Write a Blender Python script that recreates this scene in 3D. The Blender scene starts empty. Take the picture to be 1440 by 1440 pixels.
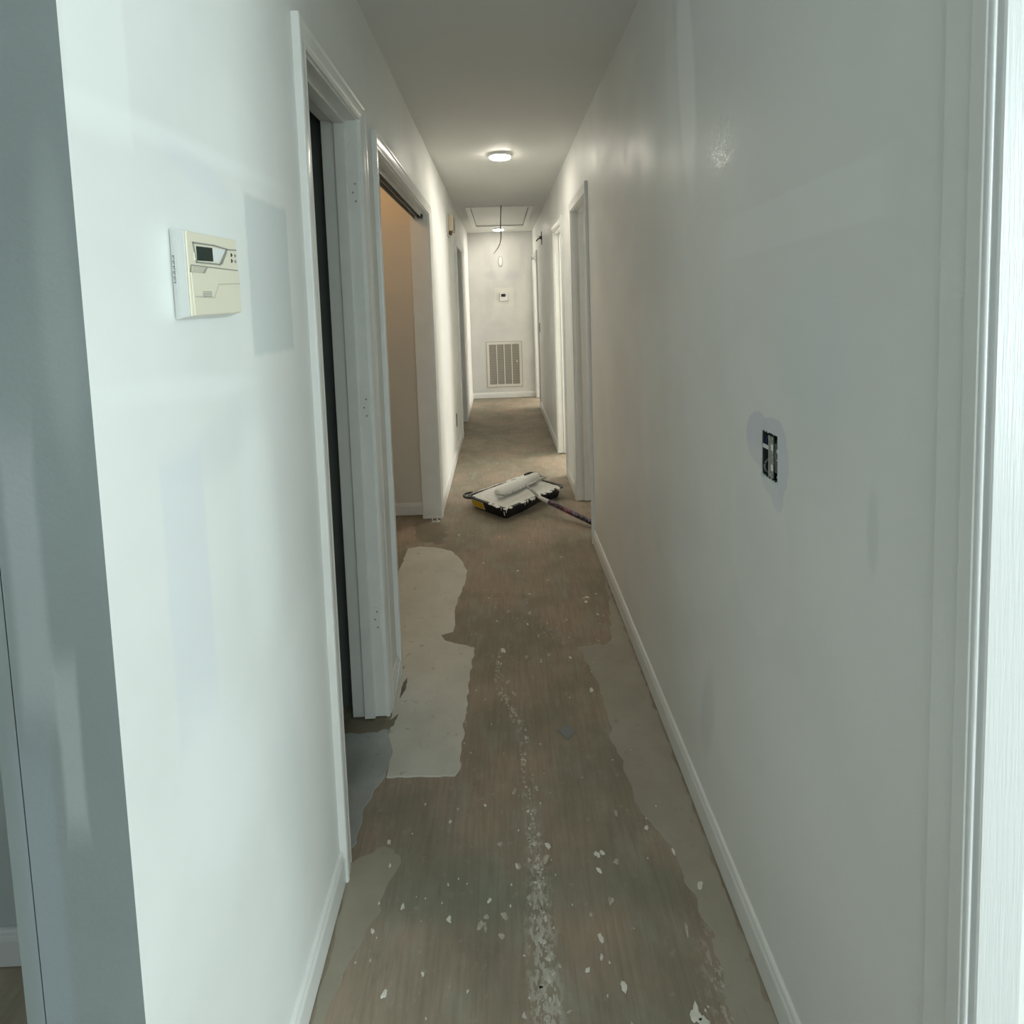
import bpy, math, random
from mathutils import Vector, Matrix, noise

# ---------------------------------------------------------------- camera, world, light, exposure
S = bpy.context.scene
COL = S.collection
F_PX, EYE = 776.4827, 1.4392
cam = bpy.data.cameras.new('camera')
cam.sensor_width = 36.0
cam.lens = F_PX / 1440.0 * 36.0
cam.shift_y = -240.0 / 1440.0          # the photograph is the lower square of a taller frame
cam.clip_start = 0.02
co = bpy.data.objects.new('camera', cam)
COL.objects.link(co)
fw = Vector((0.02030582, 0.99720107, -0.07195624))
rt = Vector((0.99922832, -0.02266201, -0.03208103))
up = Vector((0.03362191, 0.07124928, 0.99689172))
co.matrix_world = Matrix(((rt.x, up.x, -fw.x, 0), (rt.y, up.y, -fw.y, 0), (rt.z, up.z, -fw.z, EYE), (0, 0, 0, 1)))
S.camera = co

S.view_settings.view_transform = 'Standard'
S.view_settings.look = 'None'
S.view_settings.use_curve_mapping = False
S.view_settings.gamma = 1.0
S.view_settings.exposure = 0.82

W = bpy.data.worlds.new('sky')
S.world = W
W.use_nodes = True
W.node_tree.nodes['Background'].inputs[0].default_value = (0.62, 0.80, 0.95, 1)
W.node_tree.nodes['Background'].inputs[1].default_value = 1.0


def area(name, loc, direction, sx, sy, power, color):
    l = bpy.data.lights.new(name, 'AREA')
    l.shape = 'RECTANGLE'
    l.size, l.size_y = sx, sy
    l.energy = power
    l.color = color
    o = bpy.data.objects.new(name, l)
    o.location = loc
    o.rotation_euler = Vector(direction).to_track_quat('-Z', 'Z').to_euler()
    COL.objects.link(o)
    return o


# daylight through the window of the front room (right of the camera, behind it)
area('front_window_daylight', (3.30, -1.25, 1.45), (-1, 0.0, -0.03), 1.9, 1.3, 64, (0.82, 0.97, 1.0))
area('added_back_fill', (0.05, -2.90, 1.45), (0, 1.0, -0.03), 1.5, 1.3, 11, (0.90, 0.98, 1.0))  # added fill lamp behind the camera, brightens the deep hall
# daylight through the windows of the two rooms on the right and the warm bulb of the wide closet
area('bedroom_window_daylight', (2.90, 5.6, 1.45), (-1, -0.05, -0.1), 1.1, 1.1, 48, (1.0, 0.97, 0.90))
area('end_room_window_daylight', (2.90, 7.6, 1.45), (-1, -0.05, -0.1), 1.1, 1.1, 42, (1.0, 0.95, 0.88))
area('added_bathroom_fill', (2.40, 3.2, 1.6), (-1, 0.2, -0.1), 0.5, 0.5, 5.0, (1.0, 0.98, 0.88))  # added fill lamp in the nearest right room, lifts the mid hall
cb = bpy.data.lights.new('closet_bulb', 'POINT')
cb.energy = 1.9
cb.color = (1.0, 0.60, 0.30)
cb.shadow_soft_size = 0.04
cbo = bpy.data.objects.new('closet_bulb', cb)
cbo.location = (-0.95, 3.05, 2.32)
COL.objects.link(cbo)
LAMP_STRENGTH = 57.0          # nearer lamp; the far one is dimmer
FAR_LAMP_STRENGTH = 34.0

# ---------------------------------------------------------------- measurements
XL, XR, H = -0.444, 0.5143, 2.461
T = 0.115
YM = 0.600          # left corner of the hall mouth
YE = 8.22           # end wall
DH = 2.04           # clear door height
CW = 0.057          # casing width
# clear openings (y0, y1)
L1, L2, L3 = (1.354, 1.845), (2.119, 3.615), (5.885, 6.62)
R1, R2, R3 = (3.205, 3.842), (4.445, 5.09), (7.37, 8.10)


# ---------------------------------------------------------------- mesh helpers
def prop(o, label=None, cat=None, group=None, kind=None):
    if label: o['label'] = label
    if cat: o['category'] = cat
    if group: o['group'] = group
    if kind: o['kind'] = kind
    return o


class MB:
    def __init__(self):
        self.v, self.f, self.mi, self.sm = [], [], [], []

    def face(self, idx, mi=0, smooth=False):
        self.f.append(tuple(idx)); self.mi.append(mi); self.sm.append(smooth)

    def box(self, x0, x1, y0, y1, z0, z1, mi=0):
        b = len(self.v)
        self.v += [(x, y, z) for z in (z0, z1) for y in (y0, y1) for x in (x0, x1)]
        for q in ((0, 2, 3, 1), (4, 5, 7, 6), (0, 1, 5, 4), (2, 6, 7, 3), (0, 4, 6, 2), (1, 3, 7, 5)):
            self.face([b + i for i in q], mi)
        return self

    def prism(self, ring0, ring1, mi=0, smooth=False):
        """two rings of equal length -> closed solid"""
        n = len(ring0); b = len(self.v)
        self.v += [tuple(p) for p in ring0] + [tuple(p) for p in ring1]
        for i in range(n):
            j = (i + 1) % n
            self.face((b + i, b + j, b + n + j, b + n + i), mi, smooth)
        self.face([b + n - 1 - i for i in range(n)], mi)
        self.face([b + n + i for i in range(n)], mi)
        return self

    def sweep(self, rings, caps=True, mi=0, smooth=False, closed=True):
        n = len(rings[0]); b = len(self.v)
        for r in rings: self.v += [tuple(p) for p in r]
        for k in range(len(rings) - 1):
            for i in range(n if closed else n - 1):
                j = (i + 1) % n
                self.face((b + k * n + i, b + k * n + j, b + (k + 1) * n + j, b + (k + 1) * n + i), mi, smooth)
        if caps:
            self.face([b + n - 1 - i for i in range(n)], mi)
            self.face([b + (len(rings) - 1) * n + i for i in range(n)], mi)
        return self

    def tube(self, path, r, n=10, mi=0, radii=None):
        P = [Vector(p) for p in path]; rings = []
        ref = Vector((0, 0, 1))
        for i, p in enumerate(P):
            d = (P[min(i + 1, len(P) - 1)] - P[max(i - 1, 0)]).normalized()
            a = ref if abs(d.dot(ref)) < 0.95 else Vector((1, 0, 0))
            s = d.cross(a).normalized(); t = s.cross(d)
            rr = radii[i] if radii else r
            rings.append([p + s * (rr * math.cos(k * 2 * math.pi / n)) + t * (rr * math.sin(k * 2 * math.pi / n)) for k in range(n)])
        return self.sweep(rings, True, mi, True)

    def disc_solid(self, c, axis, prof, n=32, mi=0):
        """lathe: prof = [(radius, height along axis)]"""
        axis = Vector(axis).normalized(); c = Vector(c)
        a = Vector((1, 0, 0)) if abs(axis.x) < .9 else Vector((0, 1, 0))
        s = axis.cross(a).normalized(); t = axis.cross(s)
        rings = [[c + axis * h + s * (r * math.cos(k * 2 * math.pi / n)) + t * (r * math.sin(k * 2 * math.pi / n)) for k in range(n)] for r, h in prof]
        return self.sweep(rings, True, mi, False)

    def build(self, name, mat, parent=None, bevel=0, seg=2, autosmooth=False, kind=None):
        me = bpy.data.meshes.new(name)
        me.from_pydata([tuple(v) for v in self.v], [], self.f)
        mats = mat if isinstance(mat, (list, tuple)) else [mat]
        for m in mats: me.materials.append(m)
        me.polygons.foreach_set('material_index', self.mi)
        me.polygons.foreach_set('use_smooth', [s or autosmooth for s in self.sm])
        import bmesh
        bm = bmesh.new(); bm.from_mesh(me)
        bmesh.ops.recalc_face_normals(bm, faces=bm.faces)
        bm.to_mesh(me); bm.free()
        me.update()
        o = bpy.data.objects.new(name, me)
        COL.objects.link(o)
        if parent:
            o.parent = parent
            o.matrix_parent_inverse = parent.matrix_basis.inverted()
        if bevel:
            b = o.modifiers.new('bevel', 'BEVEL'); b.width = bevel; b.segments = seg; b.limit_method = 'ANGLE'
        if kind: o['kind'] = kind
        return o


def empty(name, loc):
    o = bpy.data.objects.new(name, None)
    o.location = loc
    o.empty_display_size = 0.05
    COL.objects.link(o)
    return o


# ---------------------------------------------------------------- materials
class NT:
    def __init__(self, name):
        self.m = bpy.data.materials.new(name)
        self.m.use_nodes = True
        self.t = self.m.node_tree
        self.b = self.t.nodes['Principled BSDF']
        self.co = self.n('ShaderNodeTexCoord').outputs['Object']

    def n(self, k, **kw):
        x = self.t.nodes.new(k)
        for a, v in kw.items(): setattr(x, a, v)
        return x

    def l(self, a, b): self.t.links.new(a, b)

    def val(self, sock, v):
        if isinstance(v, (int, float, tuple)): sock.default_value = v
        else: self.l(v, sock)

    def noise(self, scale, detail=3, rough=0.5, vec=None, dist=0):
        x = self.n('ShaderNodeTexNoise')
        x.inputs['Scale'].default_value = scale
        x.inputs['Detail'].default_value = detail
        x.inputs['Roughness'].default_value = rough
        x.inputs['Distortion'].default_value = dist
        self.l(vec or self.co, x.inputs['Vector'])
        return x.outputs['Fac']

    def mapv(self, scale, vec=None):
        x = self.n('ShaderNodeMapping')
        x.inputs['Scale'].default_value = scale
        self.l(vec or self.co, x.inputs['Vector'])
        return x.outputs['Vector']

    def rng(self, v, a, b, c=0.0, d=1.0, smooth=True):
        x = self.n('ShaderNodeMapRange')
        if smooth: x.interpolation_type = 'SMOOTHSTEP'
        self.l(v, x.inputs['Value'])
        for i, k in zip((1, 2, 3, 4), (a, b, c, d)): x.inputs[i].default_value = k
        return x.outputs['Result']

    def math(self, op, a, b=0.0, c=None):
        x = self.n('ShaderNodeMath', operation=op)
        self.val(x.inputs[0], a); self.val(x.inputs[1], b)
        if c is not None: self.val(x.inputs[2], c)
        return x.outputs[0]

    def mix(self, fac, a, b):
        x = self.n('ShaderNodeMix', data_type='RGBA')
        self.val(x.inputs['Factor'], fac)
        for s, v in ((x.inputs['A'], a), (x.inputs['B'], b)):
            if isinstance(v, tuple): s.default_value = (*v[:3], 1)
            else: self.l(v, s)
        return x.outputs['Result']

    def sep(self):
        x = self.n('ShaderNodeSeparateXYZ'); self.l(self.co, x.inputs[0]); return x.outputs

    def bump(self, h, strength, dist=0.001, prev=None):
        x = self.n('ShaderNodeBump')
        x.inputs['Strength'].default_value = strength
        x.inputs['Distance'].default_value = dist
        self.l(h, x.inputs['Height'])
        if prev: self.l(prev, x.inputs['Normal'])
        self.l(x.outputs[0], self.b.inputs['Normal'])
        return x.outputs[0]

    def patch(self, a, b, ca, cb, ra, rb, soft, rot=0.0, box=False, nz=None, amp=0.0):
        """mask 1 inside an ellipse/box centred (ca, cb); a, b are coordinate sockets"""
        u = self.math('SUBTRACT', a, ca); v = self.math('SUBTRACT', b, cb)
        if rot:
            c, s = math.cos(rot), math.sin(rot)
            u2 = self.math('ADD', self.math('MULTIPLY', u, c), self.math('MULTIPLY', v, s))
            v = self.math('SUBTRACT', self.math('MULTIPLY', v, c), self.math('MULTIPLY', u, s)); u = u2
        u = self.math('DIVIDE', u, ra); v = self.math('DIVIDE', v, rb)
        if box:
            d = self.math('MAXIMUM', self.math('ABSOLUTE', u), self.math('ABSOLUTE', v))
        else:
            d = self.math('SQRT', self.math('ADD', self.math('MULTIPLY', u, u), self.math('MULTIPLY', v, v)))
        if nz is not None:
            d = self.math('ADD', d, self.math('MULTIPLY', self.math('SUBTRACT', nz, 0.5), amp))
        return self.rng(d, 1 + soft, 1 - soft)


def simple(name, col, rough=0.5, metal=0.0, bump=0.0, bscale=300, var=0.0, vscale=20, spec=0.5):
    k = NT(name)
    k.b.inputs['Base Color'].default_value = (*col, 1)
    k.b.inputs['Roughness'].default_value = rough
    k.b.inputs['Metallic'].default_value = metal
    k.b.inputs['Specular IOR Level'].default_value = spec
    if var:
        f = k.noise(vscale, 4)
        k.l(k.mix(k.rng(f, .3, .7), tuple(c * (1 - var) for c in col), tuple(min(1, c * (1 + var)) for c in col)), k.b.inputs['Base Color'])
    if bump: k.bump(k.noise(bscale, 3), bump)
    return k.m


PAINT = (0.83, 0.84, 0.81)


def wall_mat(name, patches, rough=0.42, base=PAINT, axis='YZ', cloud=0.035, gloss=()):
    k = NT(name)
    o = k.sep()
    a = o[1] if axis == 'YZ' else o[0]
    b = o[2]
    big = k.noise(1.7, 4, 0.55)
    col = k.mix(k.rng(big, .35, .65), tuple(c * (1 - cloud) for c in base), tuple(c * (1 + cloud) for c in base))
    nz = k.math('ADD', k.math('MULTIPLY', k.noise(9, 4, 0.6), .6), k.math('MULTIPLY', k.noise(38, 5, 0.7), .4))
    for (ca, cb, ra, rb, soft, rot, box, amp, colr, amt) in patches:
        m = k.patch(a, b, ca, cb, ra, rb, soft, rot, box, nz, amp)
        col = k.mix(k.math('MULTIPLY', m, amt), col, colr)
    k.l(col, k.b.inputs['Base Color'])
    r = k.rng(k.noise(3.0, 3), .3, .7, rough - .05, rough + .08)
    h = k.noise(160, 3, .6)
    for (ca, cb, ra, rb) in gloss:                       # thick glossy roller stipple
        m = k.math('MULTIPLY', k.patch(a, b, ca, cb, ra, rb, .6, 0, False, nz, .8), k.rng(k.noise(75, 4, .7), .47, .56))
        r = k.math('SUBTRACT', r, k.math('MULTIPLY', m, .27))
        h = k.math('ADD', h, k.math('MULTIPLY', m, k.math('MULTIPLY', k.noise(95, 3, .7), 9.0)))
    k.l(r, k.b.inputs['Roughness'])
    n1 = k.bump(h, 0.10, 0.002)
    k.bump(k.noise(2.2, 2), 0.25, 0.01, n1)
    return k.m


GREY, WHITE, BLUE = (0.70, 0.72, 0.71), (0.91, 0.93, 0.91), (0.74, 0.78, 0.82)
M_LEFT = wall_mat('painted_drywall_left', [
    (1.095, 1.50, .095, .145, .05, 0, True, .22, (0.66, 0.70, 0.69), .75),
    (0.78, 1.675, .35, .014, .7, .04, False, .6, WHITE, .55),
    (0.655, 1.78, .05, .14, .10, 0, True, .2, WHITE, .5),
    (0.86, 1.645, .09, .022, .4, -.2, False, .4, BLUE, .35),
    (0.80, 1.33, .16, .018, .6, -.1, False, .4, WHITE, .5),
    (0.90, 1.24, .11, .05, .5, .2, False, .6, GREY, .30),
    (0.755, 1.05, .05, .20, .12, 0, True, .3, BLUE, .45),
    (0.98, 1.05, .07, .22, .4, 0, False, .5, WHITE, .5),
    (0.80, 0.72, .09, .16, .5, .3, False, .6, WHITE, .5),
    (1.02, 0.55, .07, .25, .4, .2, False, .6, GREY, .3),
    (4.4, 1.2, .25, .8, .5, 0, False, .5, GREY, .3),
], rough=.56)
M_RIGHT = wall_mat('painted_drywall_right', [
    (1.090, 1.145, .050, .054, .06, 0, False, .7, (0.69, 0.71, 0.76), .85),
    (1.028, 1.122, .060, .080, .06, 0, False, .7, (0.69, 0.71, 0.76), .85),
    (1.012, 1.050, .022, .026, .1, 0, False, .7, (0.69, 0.71, 0.76), .85),
    (1.00, 1.57, .28, .045, .12, -.04, True, .25, WHITE, .30),
    (1.50, 2.02, .060, .30, .25, -.12, False, .35, (.97, .98, .97), .95),  # bright streak of light painted into the wall colour
    (1.62, 2.03, .05, .25, .35, -.1, False, .4, WHITE, .45),
    (1.60, 0.93, .42, .36, .06, .1, False, .15, WHITE, .25),
    (1.10, 0.93, .13, .20, .08, 0, False, .2, WHITE, .22),
    (0.745, 1.10, .012, .06, .4, 0, False, .5, GREY, .5),
    (1.38, 0.33, .04, .13, .4, .2, False, .6, GREY, .45),
    (0.90, 1.35, .12, .14, .4, 0, False, .5, BLUE, .30),
    (1.80, 1.3, .12, .8, .4, 0, False, .4, GREY, .15),
], rough=0.45, gloss=((1.26, 1.78, .07, .065),))
M_END = wall_mat('patched_drywall_end', base=(.70, .70, .67), patches=[
    (-.16, 2.12, .05, .16, .3, 0, True, .3, (.62, .62, .60), .4),
    (.355, 2.09, .035, .17, .3, 0, True, .3, (.58, .58, .56), .4),
    (-.10, 1.84, .10, .06, .5, 0, False, .6, (.56, .57, .57), .45),
    (.17, 1.83, .17, .06, .4, 0, False, .6, (.57, .57, .58), .5),
    (.07, 1.51, .14, .135, .06, 0, True, .15, (.80, .79, .73), .6),
    (.03, 1.97, .10, .19, .4, 0, False, .7, (.80, .80, .78), .6),
    (-.05, 1.12, .12, .05, .5, 0, False, .6, (.60, .60, .57), .4),
    (-.16, 1.45, .05, .25, .5, 0, False, .6, (.62, .62, .59), .4),
    (.30, 1.35, .05, .25, .5, 0, False, .6, (.78, .78, .74), .5),
], axis='XZ', rough=.5, cloud=.06)
M_STUB = wall_mat('wall_end_darker_grey', [  # end face coloured darker than the hall side of the wall
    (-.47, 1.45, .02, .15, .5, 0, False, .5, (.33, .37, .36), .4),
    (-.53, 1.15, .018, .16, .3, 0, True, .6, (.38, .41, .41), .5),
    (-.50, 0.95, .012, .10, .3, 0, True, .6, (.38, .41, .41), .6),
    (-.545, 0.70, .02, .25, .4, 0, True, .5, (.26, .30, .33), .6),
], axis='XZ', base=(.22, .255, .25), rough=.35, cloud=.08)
M_ROOM = simple('room_wall_paint', (0.80, 0.79, 0.74), .6, var=.03, vscale=2)
M_CLOSET = simple('closet_wall_paint', (0.74, 0.71, 0.64), .6, var=.03, vscale=2)
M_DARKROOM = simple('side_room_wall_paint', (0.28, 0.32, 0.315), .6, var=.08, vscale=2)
M_CEIL = simple('ceiling_paint', (0.73, 0.74, 0.71), .7, bump=.08, bscale=120, var=.02, vscale=1.5)
M_TRIM = simple('semi_gloss_trim_paint', (0.82, 0.83, 0.80), .28, bump=.05, bscale=60, var=.02, vscale=12)
M_TRIM_WARM = simple('semi_gloss_hatch_paint', (0.80, 0.80, 0.76), .4, bump=.05, bscale=60)
M_WINFRAME = simple('window_frame_paint', (0.8, 0.8, 0.78), .4)


def floor_mat():
    k = NT('stained_subfloor')
    g = k.mapv((26, 2.2, 1))
    grain = k.noise(3.2, 5, .65, g, .4)
    big = k.noise(2.4, 5, .6)
    mid = k.noise(9, 4, .6, k.mapv((1, .6, 1)))
    col = k.mix(k.rng(big, .40, .60), (0.275, 0.245, 0.18), (0.39, 0.305, 0.23))
    col = k.mix(k.rng(mid, .48, .66, 0, .55), col, (0.36, 0.345, 0.27))
    col = k.mix(k.rng(k.noise(6, 5, .7), .56, .70, 0, .5), col, (0.215, 0.185, 0.14))
    green = k.patch(k.sep()[0], k.sep()[1], -.05, 1.25, .38, .06, .6, 0, False, mid, 1.2)
    col = k.mix(k.math('MULTIPLY', green, .45), col, (0.20, 0.23, 0.18))
    col = k.mix(k.rng(grain, .35, .75, 0, .40), col, (0.17, 0.135, 0.10))
    dirt = k.noise(34, 4, .7)
    col = k.mix(k.rng(dirt, .58, .74, 0, .32), col, (0.52, 0.48, 0.40))
    xo = k.sep()
    cn = k.noise(70, 5, .75, k.mapv((1, .55, 1)))
    cn2 = k.noise(14, 3, .6)
    for (cx_, cy_, rx_, ry_, rot_, lo) in ((.046, .95, .030, .36, 0, .47), (.040, 1.45, .018, .30, .05, .55), (.0, 1.84, .016, .14, .35, .52), (-.05, 2.04, .014, .12, 0, .54),
                                           (-.06, 2.15, .05, .03, 0, .55), (.17, 2.30, .05, .09, .4, .56), (.44, 1.0, .05, .12, 0, .5)):
        pm = k.patch(xo[0], xo[1], cx_, cy_, rx_, ry_, .7, rot_, False, cn2, .8)
        mk = k.math('MULTIPLY', pm, k.rng(cn, lo, lo + .07))
        col = k.mix(k.math('MULTIPLY', mk, .8), col, (.60, .58, .51))
    # fine scatter of paint specks
    v = k.n('ShaderNodeTexVoronoi'); v.inputs['Scale'].default_value = 30
    k.l(k.mapv((1, .75, 1)), v.inputs['Vector'])
    sp = k.n('ShaderNodeSeparateColor'); k.l(v.outputs['Color'], sp.inputs[0])
    speck = k.math('MULTIPLY', k.rng(v.outputs['Distance'], .13, .07), k.rng(sp.outputs[0], .90, .92))
    col = k.mix(k.math('MULTIPLY', speck, .55), col, (0.68, 0.65, 0.58))
    k.l(col, k.b.inputs['Base Color'])
    k.b.inputs['Roughness'].default_value = .62
    k.b.inputs['Specular IOR Level'].default_value = .35
    k.bump(grain, .25, .002)
    return k.m


M_FLOOR = floor_mat()


def filler_mat(name, c, c2):
    k = NT(name)
    f = k.noise(5, 4, .6)
    col = k.mix(k.rng(f, .3, .7), c, c2)
    d = k.noise(30, 4, .6)
    col = k.mix(k.rng(d, .60, .74, 0, .55), col, (.27, .235, .18))
    k.l(col, k.b.inputs['Base Color'])
    k.b.inputs['Roughness'].default_value = .55
    return k.m


M_FILL = filler_mat('floor_filler', (.58, .565, .49), (.67, .65, .575))
M_FILL_B = filler_mat('floor_filler_greyblue', (.34, .35, .33), (.46, .475, .465))
M_FILL_C = filler_mat('floor_filler_beige', (.33, .295, .225), (.39, .355, .275))
M_FILL_D = filler_mat('floor_filler_thin', (.34, .31, .245), (.40, .37, .30))
M_STAIN = filler_mat('floor_dark_stain', (.19, .165, .12), (.25, .21, .155))
M_SPOT = simple('dried_paint', (.76, .74, .66), .5, var=.08, vscale=30)
M_SPOT_DULL = simple('dried_paint_dull', (.56, .53, .46), .5, var=.2, vscale=40)

# ---------------------------------------------------------------- shell
floor = MB().box(-3.2, 3.6, -3.2, 9.0, -.06, 0).build('floor', M_FLOOR)
prop(floor, 'bare brown plywood subfloor with paint drips and filler patches', kind='structure')

HX0, HX1, HY0, HY1 = -.28, .352, 6.04, 7.49      # attic hatch opening
cb_ = MB()
cb_.box(-3.2, HX0, -3.2, 9.0, H, H + .1).box(HX1, 3.6, -3.2, 9.0, H, H + .1)
cb_.box(HX0, HX1, -3.2, HY0, H, H + .1).box(HX0, HX1, HY1, 9.0, H, H + .1)
cb_.box(HX0 - .05, HX1 + .05, HY0 - .05, HY1 + .05, H + .1, H + .14)
ceiling = cb_.build('ceiling', M_CEIL)
prop(ceiling, 'smooth pale ceiling over the long narrow hall', kind='structure')


def wall_y(name, x0, x1, y0, y1, openings, mats, dh=DH, holes=()):
    """wall running along y with door openings [(a, b)]"""
    m = MB(); y = y0
    for a, b in openings:
        m.box(x0, x1, y, a, 0, H); m.box(x0, x1, a, b, dh, H); y = b
    for (a, b, c, d) in holes:                      # through holes (y0,y1,z0,z1)
        m.box(x0, x1, y, a, 0, H); m.box(x0, x1, a, b, 0, c); m.box(x0, x1, a, b, d, H); y = b
    m.box(x0, x1, y, y1, 0, H)
    return m


J = .018       # jamb board
g = lambda o: (o[0] - J, o[1] + J)
m = wall_y('wall_left', XL - T, XL, YM, YE, [g(L1), g(L2), g(L3)], None, DH + J)
m.box(-.580, XL - T + .001, YM, 1.16, 0, H)
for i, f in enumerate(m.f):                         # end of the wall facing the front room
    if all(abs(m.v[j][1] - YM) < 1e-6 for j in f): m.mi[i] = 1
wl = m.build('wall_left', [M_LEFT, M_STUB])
prop(wl, 'white patched drywall hall wall on the left with its darker grey end', kind='structure')

SB = (1.012, 1.074, 1.078, 1.170)                   # switch box hole on the right wall
m = MB()
m.box(XR, XR + T, YM - .022, SB[0], 0, H).box(XR, XR + T, SB[0], SB[1], 0, SB[2]).box(XR, XR + T, SB[0], SB[1], SB[3], H)
m.box(XR + .07, XR + T, SB[0], SB[1], SB[2], SB[3])
y = SB[1]
for a, b in (g(R1), g(R2), g(R3)):
    m.box(XR, XR + T, y, a, 0, H); m.box(XR, XR + T, a, b, DH + J, H); y = b
m.box(XR, XR + T, y, YE, 0, H)
wr = m.build('wall_right', M_RIGHT)
prop(wr, 'glossy pale grey hall wall on the right with roller marks', kind='structure')
we = MB().box(XL - T, XR + T, YE, YE + T, 0, H).build('wall_end', M_END)
prop(we, 'white wall with grey filler patches at the end of the hall', kind='structure')

# front room around the camera
WY0, WY1, WZ0, WZ1 = -2.2, -.3, .8, 2.1
m = MB().box(3.4, 3.5, -3.0, WY0, 0, H).box(3.4, 3.5, WY1, YM + .1, 0, H).box(3.4, 3.5, WY0, WY1, 0, WZ0).box(3.4, 3.5, WY0, WY1, WZ1, H)
prop(m.build('wall_front_room_right', M_ROOM), kind='structure')
prop(MB().box(XR + T, 3.4, YM - .022, YM + .1, 0, H).build('wall_front_room', M_ROOM), kind='structure')
prop(MB().box(-3.1, -.7, -3.1, -3.0, 0, H).box(.8, 3.5, -3.1, -3.0, 0, H).box(-.7, .8, -3.1, -3.0, 0, .8).box(-.7, .8, -3.1, -3.0, 2.1, H).build('wall_front_room_back', M_ROOM), kind='structure')
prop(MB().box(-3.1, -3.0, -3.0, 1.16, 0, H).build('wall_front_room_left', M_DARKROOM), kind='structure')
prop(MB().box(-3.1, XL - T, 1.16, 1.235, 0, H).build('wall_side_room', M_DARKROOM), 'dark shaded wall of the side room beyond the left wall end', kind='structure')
w = MB()
w.box(3.36, 3.42, WY0 - .06, WY0, WZ0 - .06, WZ1 + .06).box(3.36, 3.42, WY1, WY1 + .06, WZ0 - .06, WZ1 + .06)
w.box(3.36, 3.42, WY0, WY1, WZ1, WZ1 + .06).box(3.30, 3.42, WY0 - .08, WY1 + .08, WZ0 - .06, WZ0)
w.box(3.44, 3.47, WY0, WY1, 1.44, 1.47)
prop(w.build('window_1', M_WINFRAME), kind='structure')
w = MB()
w.box(-.76, -.70, -3.02, -2.96, .74, 2.16).box(.80, .86, -3.02, -2.96, .74, 2.16).box(-.70, .80, -3.02, -2.96, 2.10, 2.16)
w.box(-.78, .88, -3.02, -2.90, .74, .80).box(-.70, .80, -3.07, -3.04, 1.44, 1.47)
prop(w.build('added_back_window', M_WINFRAME), kind='structure')  # added unseen window around the fill lamp behind the camera

# closets and rooms seen through the doorways
XB, XF = XL - T, XR + T


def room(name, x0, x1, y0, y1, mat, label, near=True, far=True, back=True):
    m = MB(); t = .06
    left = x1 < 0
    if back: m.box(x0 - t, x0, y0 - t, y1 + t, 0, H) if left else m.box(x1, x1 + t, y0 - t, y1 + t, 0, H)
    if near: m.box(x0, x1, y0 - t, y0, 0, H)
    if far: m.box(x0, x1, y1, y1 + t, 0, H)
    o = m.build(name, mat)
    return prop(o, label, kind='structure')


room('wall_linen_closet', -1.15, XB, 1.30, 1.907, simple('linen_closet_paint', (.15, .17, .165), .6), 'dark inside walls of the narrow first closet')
room('wall_wide_closet', -1.20, XB, 2.03, 3.705, M_CLOSET, 'peach lit inside walls of the wide closet')
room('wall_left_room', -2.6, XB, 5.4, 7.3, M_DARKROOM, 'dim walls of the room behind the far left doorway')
room('wall_bathroom', XF, 2.5, 2.5, 4.15, M_CLOSET, 'olive grey walls inside the nearest right doorway')
room('wall_bedroom', XF, 3.0, 4.22, 6.2, M_ROOM, 'bright walls inside the middle right doorway')
room('wall_end_room', XF, 3.0, 6.4, 8.5, M_ROOM, 'bright walls inside the last right doorway')

# ---------------------------------------------------------------- casings, jambs, baseboards
# colonial casing profile: (distance from the opening edge, thickness off the wall)
PROF = [(0, 0), (0, .009), (.002, .011), (.005, .0115), (.008, .0100), (.011, .0105), (.016, .0125), (.024, .0140),
        (.034, .0150), (.040, .0152), (.043, .0165), (.047, .0180), (.053, .0180), (.0565, .0165), (.057, .013), (.057, 0)]


def casing(y0, y1, zt, xw, sgn):
    """mitred casing around an opening; xw wall face, sgn +1 when it stands off towards +x"""
    X = lambda t: xw + sgn * t
    r = [[(X(t), y0 - w, 0.0) for w, t in PROF], [(X(t), y0 - w, zt + w) for w, t in PROF],
         [(X(t), y1 + w, zt + w) for w, t in PROF], [(X(t), y1 + w, 0.0) for w, t in PROF]]
    return MB().sweep(r)


def hinge_mortise(y, z, x0, x1, parent, h=.09, sgn=-1):
    """shallow painted-over hinge plate on the far jamb; its face looks towards the camera"""
    d = .0030
    m = MB()
    c = .010
    ring = lambda yy: [(x0, yy, z - h / 2), (x1 - c, yy, z - h / 2), (x1, yy, z - h / 2 + c), (x1, yy, z + h / 2 - c), (x1 - c, yy, z + h / 2), (x0, yy, z + h / 2)]
    m.prism(ring(y), ring(y - d))
    o = m.build('hinge_plate', M_TRIM, parent)
    s = MB()
    for dz in (-.028, 0, .028):
        s.disc_solid(((x0 + x1) / 2 + .004 * (1 if dz else -1), y - d, z + dz), (0, -1, 0), [(.0035, 0), (.003, .0008), (.0008, .0004)], 10)
    s.build('screw', M_SCREW, o)
    return o


M_SCREW = simple('painted_screw', (.34, .34, .32), .4, metal=.3)
GAP = simple('shadow_gap_dirt', (.05, .045, .035), .8)


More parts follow.
